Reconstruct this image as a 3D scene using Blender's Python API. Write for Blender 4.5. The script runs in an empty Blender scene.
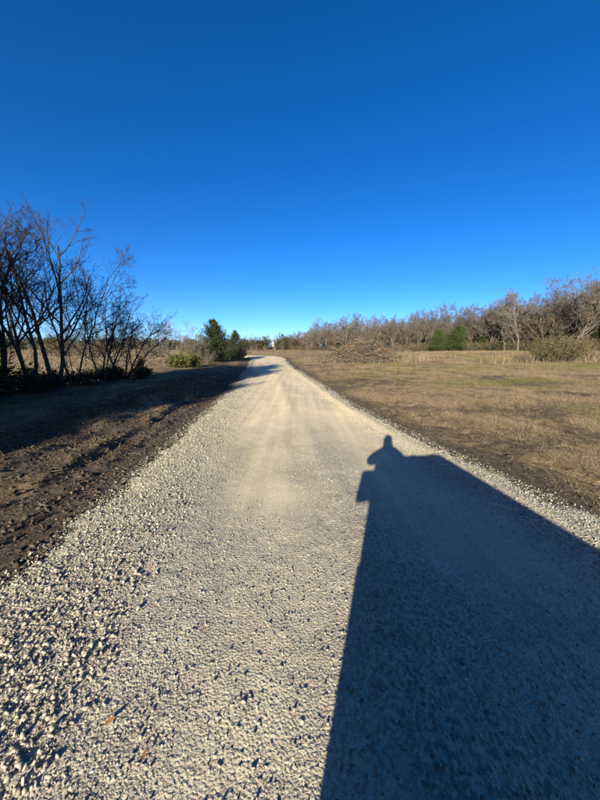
import bpy, bmesh, math, random
import numpy as np
from mathutils import Vector, Matrix, Euler

random.seed(7)
RNG = np.random.default_rng(11)
scene = bpy.context.scene
COL = scene.collection

# ------------------------------------------------------------------ camera, sky, sun, exposure
CAM_H = 2.0
cam_data = bpy.data.cameras.new('camera')
cam_data.sensor_fit = 'HORIZONTAL'
cam_data.sensor_width = 36.0
cam_data.lens = 18.0
cam_data.clip_start = 0.02
cam_data.clip_end = 6000
cam = bpy.data.objects.new('camera', cam_data)
COL.objects.link(cam)
cam.location = (0, 0, CAM_H)
cam.rotation_euler = (math.radians(90) - math.atan(53 / 300), 0, 0)
scene.camera = cam

SUN_EL = 18.5
SUN_AZ = 17.0                    # light travels towards +Y, turned this far to +X
world = bpy.data.worlds.new('World')
scene.world = world
world.use_nodes = True
wn = world.node_tree
wn.nodes.clear()
sky = wn.nodes.new('ShaderNodeTexSky')
sky.sky_type = 'NISHITA'
sky.sun_disc = False
sky.sun_elevation = math.radians(SUN_EL)
sky.sun_rotation = math.radians(180 + SUN_AZ)
sky.altitude = 200
sky.air_density = 0.6
sky.dust_density = 0.7
sky.ozone_density = 4.5
hsv = wn.nodes.new('ShaderNodeHueSaturation')
hsv.inputs['Saturation'].default_value = 1.22
hsv.inputs['Hue'].default_value = 0.505
bg = wn.nodes.new('ShaderNodeBackground')
bg.inputs['Strength'].default_value = 0.084
wo = wn.nodes.new('ShaderNodeOutputWorld')
wn.links.new(sky.outputs[0], hsv.inputs['Color'])
wn.links.new(hsv.outputs[0], bg.inputs['Color'])
wn.links.new(bg.outputs[0], wo.inputs['Surface'])

sun_data = bpy.data.lights.new('sun', 'SUN')
sun_data.energy = 5.0
sun_data.angle = math.radians(0.53)
sun_data.color = (1.0, 0.92, 0.74)
sun = bpy.data.objects.new('sun', sun_data)
COL.objects.link(sun)
_e, _a = math.radians(SUN_EL), math.radians(SUN_AZ)
SUN_DIR = Vector((math.sin(_a) * math.cos(_e), math.cos(_a) * math.cos(_e), -math.sin(_e)))
sun.rotation_euler = SUN_DIR.to_track_quat('-Z', 'Y').to_euler()
sun.location = (-20, -60, 25)

vs = scene.view_settings
vs.view_transform = 'Standard'
vs.look = 'None'
vs.gamma = 1.0
vs.use_curve_mapping = False
vs.exposure = 1.38
scene.cycles.max_bounces = 6

# ------------------------------------------------------------------ helpers
def sstep(a, b, x):
    t = np.clip((np.asarray(x, dtype=float) - a) / (b - a), 0, 1)
    return t * t * (3 - 2 * t)

def _hash(ix, iy, seed):
    h = (ix.astype(np.int64) * 374761393 + iy.astype(np.int64) * 668265263 + seed * 974711) & 0xFFFFFFFF
    h = ((h ^ (h >> 13)) * 1274126177) & 0xFFFFFFFF
    h = ((h ^ (h >> 16)) * 2246822519) & 0xFFFFFFFF
    return ((h ^ (h >> 15)) & 0xFFFFFF) / float(0xFFFFFF)

def vnoise(x, y, seed=0):
    x = np.asarray(x, dtype=float); y = np.asarray(y, dtype=float)
    ix = np.floor(x); iy = np.floor(y)
    fx = x - ix; fy = y - iy
    fx = fx * fx * (3 - 2 * fx); fy = fy * fy * (3 - 2 * fy)
    a = _hash(ix, iy, seed); b = _hash(ix + 1, iy, seed)
    c = _hash(ix, iy + 1, seed); d = _hash(ix + 1, iy + 1, seed)
    return (a * (1 - fx) + b * fx) * (1 - fy) + (c * (1 - fx) + d * fx) * fy

def fbm(x, y, seed=0, octaves=4, gain=0.5):
    s = 0; amp = 1; tot = 0
    for k in range(octaves):
        s = s + amp * vnoise(x * 2 ** k + 17.3 * k, y * 2 ** k - 9.1 * k, seed + k)
        tot += amp; amp *= gain
    return s / tot - 0.5

def mesh_np(name, verts, faces, mat=None, smooth=False):
    """verts (N,3), faces list of int arrays of shape (M,k)"""
    me = bpy.data.meshes.new(name)
    verts = np.asarray(verts, dtype=np.float32)
    if not isinstance(faces, (list, tuple)):
        faces = [faces]
    faces = [np.asarray(f, dtype=np.int32) for f in faces if len(f)]
    me.vertices.add(len(verts))
    me.vertices.foreach_set('co', verts.ravel())
    nl = sum(f.size for f in faces)
    npoly = sum(len(f) for f in faces)
    me.loops.add(nl)
    me.loops.foreach_set('vertex_index', np.concatenate([f.ravel() for f in faces]))
    me.polygons.add(npoly)
    tot = np.concatenate([np.full(len(f), f.shape[1], dtype=np.int32) for f in faces])
    st = np.concatenate([[0], np.cumsum(tot)[:-1]]).astype(np.int32)
    me.polygons.foreach_set('loop_start', st)
    me.polygons.foreach_set('loop_total', tot)
    if smooth:
        me.polygons.foreach_set('use_smooth', np.ones(npoly, dtype=bool))
    me.update(calc_edges=True)
    if mat:
        me.materials.append(mat)
    return me

def link(name, data, parent=None, loc=None):
    o = bpy.data.objects.new(name, data)
    COL.objects.link(o)
    if parent is not None:
        o.parent = parent
    if loc is not None:
        o.location = loc
    return o

def tag(o, label=None, cat=None, group=None, kind=None):
    if label: o['label'] = label
    if cat: o['category'] = cat
    if group: o['group'] = group
    if kind: o['kind'] = kind
    return o

def float_attr(me, name, vals):
    at = me.attributes.new(name, 'FLOAT', 'POINT')
    at.data.foreach_set('value', np.asarray(vals, dtype=np.float32))

def copy_tree(o, parent=None):
    c = o.copy()
    COL.objects.link(c)
    c.parent = parent
    for ch in list(o.children):
        copy_tree(ch, c)
    return c

# ------------------------------------------------------------------ materials
class NT:
    def __init__(self, name, rough=0.9, spec=0.2):
        self.m = bpy.data.materials.new(name)
        self.m.use_nodes = True
        self.t = self.m.node_tree
        self.t.nodes.clear()
        self.out = self.n('ShaderNodeOutputMaterial')
        self.b = self.n('ShaderNodeBsdfPrincipled')
        self.b.inputs['Roughness'].default_value = rough
        self.b.inputs['Specular IOR Level'].default_value = spec
        self.l(self.b.outputs[0], self.out.inputs['Surface'])
    def n(self, kind, **kw):
        nd = self.t.nodes.new(kind)
        for k, v in kw.items():
            setattr(nd, k, v)
        return nd
    def l(self, a, b):
        self.t.links.new(a, b)
    def pos(self):
        return self.n('ShaderNodeNewGeometry').outputs['Position']
    def noise(self, scale, detail=3, rough=0.55, vec=None):
        nd = self.n('ShaderNodeTexNoise')
        nd.inputs['Scale'].default_value = scale
        nd.inputs['Detail'].default_value = detail
        nd.inputs['Roughness'].default_value = rough
        self.l(vec if vec is not None else self.pos(), nd.inputs['Vector'])
        return nd.outputs['Fac']
    def voro(self, scale, vec=None, feature='F1', out='Distance'):
        nd = self.n('ShaderNodeTexVoronoi', feature=feature)
        nd.inputs['Scale'].default_value = scale
        self.l(vec if vec is not None else self.pos(), nd.inputs['Vector'])
        return nd.outputs[out]
    def ramp(self, fac, stops):
        nd = self.n('ShaderNodeValToRGB')
        el = nd.color_ramp.elements
        while len(el) < len(stops):
            el.new(0.5)
        for e, (p, c) in zip(el, stops):
            e.position = p
            e.color = (*c, 1) if len(c) == 3 else c
        self.l(fac, nd.inputs[0])
        return nd.outputs[0]
    def mix(self, fac, a, b, mode='MIX'):
        nd = self.n('ShaderNodeMix', data_type='RGBA', blend_type=mode)
        for i, v in ((0, fac), (6, a), (7, b)):
            if hasattr(v, 'is_linked') or hasattr(v, 'links'):
                self.l(v, nd.inputs[i])
            elif isinstance(v, (int, float)):
                nd.inputs[i].default_value = v
            else:
                nd.inputs[i].default_value = (*v, 1)
        return nd.outputs[2]
    def math(self, op, a, b=0.0, clamp=False):
        nd = self.n('ShaderNodeMath', operation=op, use_clamp=clamp)
        for i, v in ((0, a), (1, b)):
            if hasattr(v, 'links'):
                self.l(v, nd.inputs[i])
            else:
                nd.inputs[i].default_value = v
        return nd.outputs[0]
    def attr(self, name):
        return self.n('ShaderNodeAttribute', attribute_name=name).outputs['Fac']
    def island(self):
        return self.n('ShaderNodeNewGeometry').outputs['Random Per Island']
    def objrand(self):
        return self.n('ShaderNodeObjectInfo').outputs['Random']
    def color(self, c):
        if hasattr(c, 'links'):
            self.l(c, self.b.inputs['Base Color'])
        else:
            self.b.inputs['Base Color'].default_value = (*c, 1)
        return self
    def bump(self, h, dist, strength=1.0):
        nd = self.n('ShaderNodeBump')
        nd.inputs['Distance'].default_value = dist
        nd.inputs['Strength'].default_value = strength
        self.l(h, nd.inputs['Height'])
        self.l(nd.outputs[0], self.b.inputs['Normal'])
        return self

def m_simple(name, c, var=0.25, scale=20, rough=0.85, spec=0.2, metal=0.0):
    k = NT(name, rough, spec)
    lo = tuple(v * (1 - var) for v in c); hi = tuple(min(1, v * (1 + var)) for v in c)
    k.color(k.ramp(k.noise(scale), [(0.3, lo), (0.7, hi)]))
    k.b.inputs['Metallic'].default_value = metal
    return k.m

def m_island(name, stops, scale=6.0, amount=0.25, rough=0.9, spec=0.15, transl=0.0):
    """colour chosen per loose piece, plus a little noise"""
    k = NT(name, rough, spec)
    c = k.ramp(k.island(), stops)
    nz = k.ramp(k.noise(scale), [(0.25, (1 - amount,) * 3), (0.75, (1 + amount * 0.6,) * 3)])
    c = k.mix(1.0, c, nz, 'MULTIPLY')
    k.color(c)
    return k.m

def m_objrand(name, stops, scale=6.0, amount=0.25, rough=0.95, spec=0.1):
    """colour chosen per scattered piece, plus a little noise"""
    k = NT(name, rough, spec)
    c = k.ramp(k.objrand(), stops)
    nz = k.ramp(k.noise(scale), [(0.25, (1 - amount,) * 3), (0.75, (1 + amount * 0.6,) * 3)])
    k.color(k.mix(1.0, c, nz, 'MULTIPLY'))
    return k.m

# gravel road surface
k = NT('crushed_limestone', 0.95, 0.1)
fine = k.attr('fine')
c1 = k.ramp(k.noise(1.3, 5, 0.6), [(0.3, (0.39, 0.34, 0.262)), (0.7, (0.49, 0.43, 0.335))])
c2 = k.ramp(k.voro(55, out='Color'), [(0.1, (0.34, 0.34, 0.35)), (0.5, (0.72, 0.72, 0.72)), (1.0, (1.1, 1.08, 1.02))])
sp = k.mix(1.0, c1, c2, 'MULTIPLY')
sp2 = k.mix(1.0, c1, k.ramp(k.voro(140, out='Color'), [(0.0, (0.78, 0.78, 0.78)), (1.0, (1.12, 1.12, 1.1))]), 'MULTIPLY')
mp = k.n('ShaderNodeMapping')
mp.inputs['Rotation'].default_value = (0, 0, -0.09)
mp.inputs['Scale'].default_value = (4.5, 0.16, 1)
k.l(k.pos(), mp.inputs['Vector'])
strk = k.ramp(k.noise(1.0, 4, 0.6, mp.outputs[0]), [(0.35, (0.84, 0.83, 0.82)), (0.65, (1.08, 1.07, 1.03))])
sp2 = k.mix(1.0, sp2, strk, 'MULTIPLY')
sp2 = k.mix(k.attr('down_sun_dust'), k.mix(1.0, sp2, (1.10, 1.08, 1.05), 'MULTIPLY'), k.mix(1.0, sp2, (1.50, 1.40, 1.20), 'MULTIPLY'))  # paler with distance: down-sun brightness put into the colour, plus finer dry stone
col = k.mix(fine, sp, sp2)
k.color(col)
h1 = k.math('MULTIPLY', k.voro(60), -1.0)
h2 = k.math('MULTIPLY', k.voro(120), -0.4)
hh = k.math('ADD', h1, h2)
hh = k.math('ADD', hh, k.math('MULTIPLY', k.noise(90, 4), 0.5))
hh = k.math('MULTIPLY', hh, k.math('SUBTRACT', 1.0, k.math('MULTIPLY', fine, 0.6)))
k.bump(hh, 0.007, 1.0)
M_ROAD = k.m

# loose stones
k = NT('limestone_chip', 0.92, 0.15)
c = k.ramp(k.objrand(), [(0.0, (0.14, 0.128, 0.10)), (0.25, (0.23, 0.208, 0.16)), (0.65, (0.345, 0.312, 0.24)), (0.93, (0.50, 0.46, 0.37)), (1.0, (0.35, 0.26, 0.17))])
c = k.mix(1.0, c, k.ramp(k.noise(60, 4), [(0.3, (0.82, 0.82, 0.82)), (0.7, (1.1, 1.1, 1.1))]), 'MULTIPLY')
k.color(c)
k.bump(k.noise(150, 4), 0.003, 0.8)
M_STONE = k.m
k = NT('limestone_rock', 0.92, 0.15)
c = k.ramp(k.objrand(), [(0.0, (0.20, 0.175, 0.14)), (0.5, (0.30, 0.265, 0.21)), (1.0, (0.41, 0.37, 0.30))])
c = k.mix(1.0, c, k.ramp(k.noise(60, 4), [(0.3, (0.82, 0.82, 0.82)), (0.7, (1.1, 1.1, 1.1))]), 'MULTIPLY')
k.color(c)
k.bump(k.noise(150, 4), 0.003, 0.8)
M_ROCK = k.m

# ground: soil, dry grass, green grass by attributes and noise
k = NT('pasture_ground', 1.0, 0.05)
soil = k.attr('soil'); green = k.attr('green')
straw = k.ramp(k.noise(4.5, 9, 0.78), [(0.34, (0.12, 0.086, 0.053)), (0.5, (0.34, 0.253, 0.152)), (0.64, (0.60, 0.47, 0.30))])
straw2 = k.ramp(k.noise(0.35, 5, 0.65), [(0.35, (0.42, 0.40, 0.37)), (0.65, (1.15, 1.10, 1.02))])
straw = k.mix(1.0, straw, straw2, 'MULTIPLY')
mp = k.n('ShaderNodeMapping')
mp.inputs['Rotation'].default_value = (0, 0, 0.25)
mp.inputs['Scale'].default_value = (1.6, 0.28, 1)
k.l(k.pos(), mp.inputs['Vector'])
straw = k.mix(1.0, straw, k.ramp(k.noise(1.0, 5, 0.65, mp.outputs[0]), [(0.35, (0.75, 0.74, 0.72)), (0.62, (1.08, 1.07, 1.05))]), 'MULTIPLY')
grn = k.ramp(k.noise(7.0, 6, 0.7), [(0.3, (0.15, 0.135, 0.05)), (0.7, (0.36, 0.33, 0.13))])
field = k.mix(green, straw, grn)
dirt = k.ramp(k.noise(9.0, 8, 0.7), [(0.3, (0.045, 0.034, 0.026)), (0.5, (0.11, 0.083, 0.06)), (0.7, (0.22, 0.165, 0.115))])
k.color(k.mix(soil, field, dirt))
hh = k.math('ADD', k.noise(22, 8, 0.7), k.math('MULTIPLY', k.noise(4, 4), 1.5))
k.bump(hh, 0.09, 1.0)
M_GROUND = k.m

M_BARK_DARK = m_simple('dark_bark', (0.055, 0.045, 0.038), 0.4, 9)
M_TWIG_DARK = m_simple('dark_twig', (0.042, 0.039, 0.037), 0.3, 5)
M_BARK_GREY = m_simple('grey_bark', (0.12, 0.10, 0.083), 0.35, 6)
M_TWIG_GREY = m_simple('grey_twig', (0.118, 0.096, 0.074), 0.3, 3)
M_TWIG_PALE = m_simple('pale_twig', (0.155, 0.13, 0.105), 0.25, 3)
M_JUNIPER = m_island('juniper_needles', [(0, (0.014, 0.022, 0.009)), (0.5, (0.030, 0.043, 0.017)), (1, (0.058, 0.068, 0.027))], 2.0)
M_JUNIPER_Y = m_island('bright_juniper_needles', [(0, (0.02, 0.035, 0.010)), (0.5, (0.042, 0.062, 0.017)), (1, (0.075, 0.095, 0.028))], 2.0)
M_YELLOW = m_island('yellow_green_leaf', [(0, (0.035, 0.042, 0.010)), (0.5, (0.075, 0.08, 0.02)), (1, (0.15, 0.14, 0.04))], 2.0)
M_OLIVE = m_island('olive_leaf', [(0, (0.05, 0.042, 0.016)), (0.5, (0.10, 0.083, 0.033)), (1, (0.16, 0.125, 0.058))], 2.0)
M_DARKLEAF = m_island('dark_leaf', [(0, (0.015, 0.02, 0.008)), (0.5, (0.03, 0.032, 0.014)), (1, (0.06, 0.05, 0.022))], 2.0)
M_RUSSET = m_island('russet_leaf', [(0, (0.07, 0.045, 0.025)), (0.5, (0.12, 0.078, 0.045)), (1, (0.19, 0.13, 0.07))], 2.0)
M_STRAW = m_island('straw_blade', [(0, (0.075, 0.054, 0.032)), (0.5, (0.175, 0.13, 0.077)), (1, (0.34, 0.265, 0.165))], 0.7)
M_GREENB = m_island('green_blade', [(0, (0.05, 0.052, 0.014)), (0.5, (0.10, 0.10, 0.028)), (1, (0.17, 0.15, 0.055))], 0.7)
M_CLOD = m_objrand('soil_clod', [(0, (0.035, 0.026, 0.02)), (0.5, (0.07, 0.052, 0.037)), (1, (0.13, 0.097, 0.068))], 25, 0.35)
M_CLOD1 = m_simple('dark_clod', (0.05, 0.036, 0.026), 0.5, 30, 1.0, 0.05)
M_BRANCH = m_simple('dead_branch', (0.15, 0.112, 0.083), 0.4, 5)
M_LEAF = m_simple('fallen_leaf_brown', (0.19, 0.085, 0.035), 0.35, 60)

# ------------------------------------------------------------------ terrain functions
YL = np.array([-60, -30, 0, 2.8, 5.4, 7.0, 11.0, 18.0, 26.0, 36.0, 47.0, 60.0])
XL = np.array([-2.0, -2.2, -2.38, -2.46, -2.60, -2.70, -2.98, -3.66, -4.72, -6.15, -7.6, -9.2])
XR = np.array([4.2, 4.1, 3.75, 3.50, 2.80, 2.42, 1.66, 0.80, -0.15, -1.25, -2.1, -3.2])
_yy = np.linspace(-60, 60, 2401)
def _smooth_tab(v):
    t = np.interp(_yy, YL, v)
    ker = np.hanning(81); ker /= ker.sum()
    p = np.concatenate([np.full(40, t[0]) + (np.arange(-40, 0) * (t[1] - t[0])), t, np.full(40, t[-1]) + (np.arange(1, 41) * (t[-1] - t[-2]))])
    return np.convolve(p, ker, 'valid')
_L = _smooth_tab(XL); _R = _smooth_tab(XR)
def edgeL(y): return np.interp(y, _yy, _L)
def edgeR(y): return np.interp(y, _yy, _R)

def base_z(x, y):
    x = np.asarray(x, dtype=float); y = np.asarray(y, dtype=float)
    r = np.hypot(x, y)
    z = 0.75 * sstep(72, 130, r) * sstep(-20, 20, y)
    z = z + 1.15 * sstep(32, 66, r) * sstep(0.08, 0.5, x / (r + 1e-6)) * sstep(-30, 10, y)
    return z

def off_road(x, y):
    """metres outside the road edge (negative: on the road); far curve not counted"""
    x = np.asarray(x, dtype=float); y = np.asarray(y, dtype=float)
    return np.maximum(edgeL(y) - x, x - edgeR(y))

def ground_z(x, y):
    x = np.asarray(x, dtype=float); y = np.asarray(y, dtype=float)
    r = np.hypot(x, y)
    near = 1 - sstep(25, 60, r)
    d = off_road(x, y)
    inside = (y < 58)
    z = base_z(x, y)
    out = sstep(0.1, 1.2, d)
    # soft humps of the fields
    z = z + 0.28 * fbm(x / 7.0, y / 7.0, 3, 3) * sstep(2.0, 7.0, np.where(inside, d, 9)) * (0.35 + 0.65 * sstep(6, 20, r))
    # rough clods
    rough = 0.4 + 0.9 * sstep(0.45, 0.6, vnoise(x / 1.3, y / 1.3, 21))
    side_l = x < edgeL(y)
    amp = np.where(side_l, 0.15, 0.075) * (1 - sstep(3.0, 8.0, d)) + 0.03
    z = z + amp * rough * out * near * fbm(x / 0.45, y / 0.6, 5, 4, 0.6)
    z = z + np.where(side_l, 0.035, 0.022) * (1 - sstep(6, 14, r)) * out * fbm(x / 0.11, y / 0.13, 6, 3, 0.6)
    # ruts and a little spoil bank along the left side, like machine tracks
    dl = edgeL(y) - x
    w = 0.35 * fbm(y / 2.2, y * 0 + 3, 9, 3)
    lay = (sstep(1.02, 1.22, dl + w) * 0.13 + sstep(0.55, 0.7, dl - w * 0.6) * 0.045
           + sstep(1.75, 1.95, dl + 0.8 * w) * 0.07 - sstep(2.4, 3.6, dl + w) * 0.12)
    chop = 0.45 + 0.9 * vnoise(y / 0.7, x / 0.9, 31)
    z = z + np.where(side_l, lay * chop, 0) * near * (1 - 0.6 * sstep(9, 22, y)) * sstep(-1, 0.5, y)
    # tyre lines on the right verge
    dr = x - edgeR(y)
    for c0, wd in ((1.35, 0.12), (2.9, 0.1)):
        z = z - np.where(dr > 0, 0.045 * np.exp(-((dr - c0 - w * 0.4) / wd) ** 2), 0) * near
    # bed under the road
    z = z - 0.16 * (1 - sstep(-1.1, -0.6, d)) * inside
    return z

def fine_mask(x, y):
    u = (x - edgeL(y)) / (edgeR(y) - edgeL(y))
    wob = 0.05 * fbm(y / 3.0, y * 0, 41, 2)
    t = np.exp(-((u - 0.37 - wob) / 0.10) ** 2) + np.exp(-((u - 0.72 - wob) / 0.11) ** 2)
    t = np.clip(t * 1.25, 0, 1) * (0.45 + 0.25 * sstep(1.0, 4.0, y))
    t = np.maximum(t, sstep(2.2, 9, y) * 0.88 * sstep(0.06, 0.2, u) * sstep(0.02, 0.12, 1 - u))
    far = sstep(2.5, 7.0, y)
    nz = (0.45 + 1.1 * vnoise(x / 0.55, y / 0.9, 43)) * (1 - far) + (0.8 + 0.4 * vnoise(x / 0.22, y / 6.0, 44)) * far
    return np.clip(t * nz, 0, 1)

def road_z(x, y):
    x = np.asarray(x, dtype=float); y = np.asarray(y, dtype=float)
    L = edgeL(y); R = edgeR(y)
    u = (x - L) / (R - L)
    e = np.minimum(u, 1 - u) * (R - L)
    jag = 0.75 * fbm(x / 0.55, y / 0.55, 51, 4, 0.65)
    z = base_z(x, y) + 0.085 * sstep(-0.42, 0.36, e + jag) + 0.03 * sstep(0.5, 2.4, e) - 0.045
    f = fine_mask(x, y)
    r = np.hypot(x, y)
    near = 1 - sstep(12, 40, r)
    z = z + (1 - 0.75 * f) * near * (0.018 * fbm(x / 0.16, y / 0.16, 53, 3, 0.6))
    z = z + 0.05 * near * fbm(x / 0.9, y / 1.6, 57, 2)
    z = z - 0.018 * f * near
    # a faint ridge of loose stone between the wheel lines and on the shoulders
    z = z + near * 0.03 * np.exp(-((u - 0.53) / 0.05) ** 2) + near * 0.04 * np.exp(-((u - 0.14) / 0.09) ** 2) + near * 0.055 * np.exp(-((u - 0.93) / 0.035) ** 2)
    return z

# ------------------------------------------------------------------ ground sheet
def build_ground():
    t_in = np.linspace(-1.45, 1.45, 540)
    g = np.array([1.5, 1.58, 1.7, 1.9, 2.2, 2.7, 3.5, 5, 9, 20])
    t = np.concatenate([-g[::-1], t_in, g])
    ys = [-3000, -1000, -300, -120, -60, -35, -20, -12, -7, -4, -2.2, -1.0, -0.3]
    y = 0.2
    while y < 2800:
        ys.append(y)
        y += max(0.022, 1.35 * (y * y + 4) / (2 * 384)) if y < 90 else y * 0.12
    ys.append(3200)
    ys = np.array(ys)
    # beyond 3 km nothing is seen; side reach follows the fan
    X = t[None, :] * (np.abs(ys)[:, None] + 2.2)
    Y = np.repeat(ys[:, None], len(t), 1)
    Z = ground_z(X, Y)
    V = np.stack([X, Y, Z], -1).reshape(-1, 3)
    nr, nc = X.shape
    idx = np.arange(nr * nc).reshape(nr, nc)
    F = np.stack([idx[:-1, :-1], idx[:-1, 1:], idx[1:, 1:], idx[1:, :-1]], -1).reshape(-1, 4)
    me = mesh_np('ground', V, F, M_GROUND, True)
    x, y = V[:, 0], V[:, 1]
    d = off_road(x, y)
    r = np.hypot(x, y)
    left = x < edgeL(y)
    wv = 1.6 * fbm(x / 2.5, y / 2.5, 61, 3)
    soil = np.where(left, 1 - 0.85 * sstep(2.2, 5.0, d + wv * 1.5), 1 - sstep(0.2, 1.35, d + wv * 0.8))
    soil = np.where(left & (d > 1.1) & (d < 2.6), soil * (0.35 + 0.65 * sstep(-0.1, 0.15, fbm(x / 0.8, y / 1.1, 62, 3))), soil)
    patch = sstep(0.0, 0.13, fbm(x / 2.4, y / 1.6, 63, 5, 0.65))
    soil = np.maximum(soil, 0.8 * patch * (1 - 0.7 * sstep(20, 60, r)))
    # worn bare lane in front of the wood on the right
    soil = np.where(y > 58, np.minimum(soil, 0.25 * patch), soil)
    green = sstep(0.0, 0.18, fbm(x / 5.0, y / 4.0, 71, 4)) * (0.45 + 0.4 * sstep(5, 30, x)) * sstep(3, 9, d)
    green = np.maximum(green, np.exp(-(((x - 12) / 4.0) ** 2 + ((y - 17) / 1.8) ** 2)) * 0.85 * sstep(-0.25, 0.1, fbm(x / 1.2, y / 1.2, 72, 3)))
    green = np.maximum(green, 0.9 * np.exp(-(((x - 30) / 8) ** 2 + ((y - 29) / 3.2) ** 2)))
    green = np.where(left, green * 0.25, green)
    float_attr(me, 'soil', np.clip(soil, 0, 1))
    float_attr(me, 'green', np.clip(green, 0, 1))
    o = link('ground', me)
    tag(o, 'dry straw coloured pasture with dark turned soil beside the road', 'ground', kind='structure')
build_ground()

# ------------------------------------------------------------------ gravel road
def build_road():
    ys = [-30, -20, -12, -7, -4, -2.2, -1.2, -0.5, 0.0, 0.35]
    y = 0.6
    while y < 47:
        ys.append(y)
        y += max(0.014, 1.15 * (y * y + 4) / (2 * 384))
    ys.append(47.0)
    ys = np.array(ys)
    nu = 300
    u = np.linspace(0, 1, nu)
    L = edgeL(ys)[:, None]; R = edgeR(ys)[:, None]
    L = L - 0.5; R = R + 0.5
    X = L + (R - L) * u[None, :]
    Y = np.repeat(ys[:, None], nu, 1)
    Z = road_z(X, Y)
    # the far bend, turning left behind the junipers
    ctrlL = np.array([(edgeL(47.0) - 0.5, 47.0), (-9.6, 55.0), (-12.5, 61.5), (-18, 66), (-25, 71), (-29, 95)])
    ctrlR = np.array([(edgeR(47.0) + 0.5, 47.0), (-3.0, 57.5), (-6.2, 66.0), (-13, 71.5), (-18, 76), (-22, 95)])
    tt = np.linspace(0, 5, 61)[1:]
    def cr(P, s):
        i = np.clip(np.floor(s).astype(int), 0, len(P) - 2); f = (s - i)[:, None]
        g = lambda j: P[np.clip(j, 0, len(P) - 1)]
        p0, p1, p2, p3 = g(i - 1), g(i), g(i + 1), g(i + 2)
        return 0.5 * (2 * p1 + (p2 - p0) * f + (2 * p0 - 5 * p1 + 4 * p2 - p3) * f ** 2 + (3 * p1 - p0 - 3 * p2 + p3) * f ** 3)
    PL, PR = cr(ctrlL, tt), cr(ctrlR, tt)
    FX = PL[:, None, 0] + (PR - PL)[:, None, 0] * u[None, :]
    FY = PL[:, None, 1] + (PR - PL)[:, None, 1] * u[None, :]
    e = np.minimum(u, 1 - u)
    blend = sstep(0, 1.2, tt)[:, None]
    zf = base_z(FX, FY) + 0.20 * sstep(0.0, 0.12, e)[None, :] - 0.07
    FZ = road_z(FX, FY) * (1 - blend) + zf * blend
    X = np.concatenate([X, FX]); Y = np.concatenate([Y, FY]); Z = np.concatenate([Z, FZ])
    V = np.stack([X, Y, Z], -1).reshape(-1, 3)
    nr = X.shape[0]
    idx = np.arange(nr * nu).reshape(nr, nu)
    F = np.stack([idx[:-1, :-1], idx[:-1, 1:], idx[1:, 1:], idx[1:, :-1]], -1).reshape(-1, 4)
    me = mesh_np('gravel_road', V, F, M_ROAD, True)
    f = fine_mask(V[:, 0], V[:, 1])
    f = np.where(V[:, 1] > 47, 0.9, f)
    float_attr(me, 'fine', f)
    float_attr(me, 'down_sun_dust', sstep(1.5, 8.5, V[:, 1] + 4.0 * fbm(V[:, 0] / 0.5, V[:, 1] / 5.0, 45, 3)))
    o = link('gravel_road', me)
    tag(o, 'pale crushed limestone road running straight ahead and bending away', 'road', kind='structure')
    return o
ROAD = build_road()

# ------------------------------------------------------------------ loose stones
def stone_protos(n, flat=(0.5, 0.9), seed=5, npts=8):
    rg = np.random.default_rng(seed)
    out = []
    for i in range(n):
        bm = bmesh.new()
        s = np.array([1.1, rg.uniform(0.55, 1.0), rg.uniform(*flat)])
        p = rg.normal(size=(npts, 3)); p /= np.linalg.norm(p, axis=1)[:, None]
        p *= rg.uniform(0.85, 1.1, (npts, 1))
        p *= s * 0.5
        for q in p:
            bm.verts.new(q)
        r = bmesh.ops.convex_hull(bm, input=bm.verts)
        bmesh.ops.delete(bm, geom=[v for v in bm.verts if not v.link_faces], context='VERTS')
        bmesh.ops.triangulate(bm, faces=bm.faces[:])
        bm.verts.index_update()
        V = np.array([v.co[:] for v in bm.verts]); F = np.array([[v.index for v in f.verts] for f in bm.faces])
        bm.free()
        out.append((V, F))
    return out
PROTO = stone_protos(28, (0.35, 0.85), 5, 7)

def rot_mats(n, rg, tilt=0.5):
    a = rg.uniform(0, 2 * np.pi, n); b = rg.normal(0, tilt, n); c = rg.normal(0, tilt, n)
    ca, sa, cb, sb, cc, sc_ = np.cos(a), np.sin(a), np.cos(b), np.sin(b), np.cos(c), np.sin(c)
    Rz = np.zeros((n, 3, 3)); Rz[:, 0, 0] = ca; Rz[:, 0, 1] = -sa; Rz[:, 1, 0] = sa; Rz[:, 1, 1] = ca; Rz[:, 2, 2] = 1
    Rx = np.zeros((n, 3, 3)); Rx[:, 0, 0] = 1; Rx[:, 1, 1] = cb; Rx[:, 1, 2] = -sb; Rx[:, 2, 1] = sb; Rx[:, 2, 2] = cb
    Ry = np.zeros((n, 3, 3)); Ry[:, 1, 1] = 1; Ry[:, 0, 0] = cc; Ry[:, 0, 2] = sc_; Ry[:, 2, 0] = -sc_; Ry[:, 2, 2] = cc
    return Rz @ Rx @ Ry

def scatter_mesh(name, P, S, mat, rg, protos=PROTO, tilt=0.5):
    Rm = rot_mats(len(P), rg, tilt)
    which = rg.integers(0, len(protos), len(P))
    VV, FF, off = [], [], 0
    for i, (V, F) in enumerate(protos):
        m = which == i
        n = m.sum()
        if not n: continue
        v = np.einsum('nij,vj->nvi', Rm[m], V) * S[m][:, None, None] + P[m][:, None, :]
        f = F[None] + (np.arange(n) * len(V))[:, None, None] + off
        VV.append(v.reshape(-1, 3)); FF.append(f.reshape(-1, 3)); off += n * len(V)
    return mesh_np(name, np.concatenate(VV), np.concatenate(FF), mat)

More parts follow.
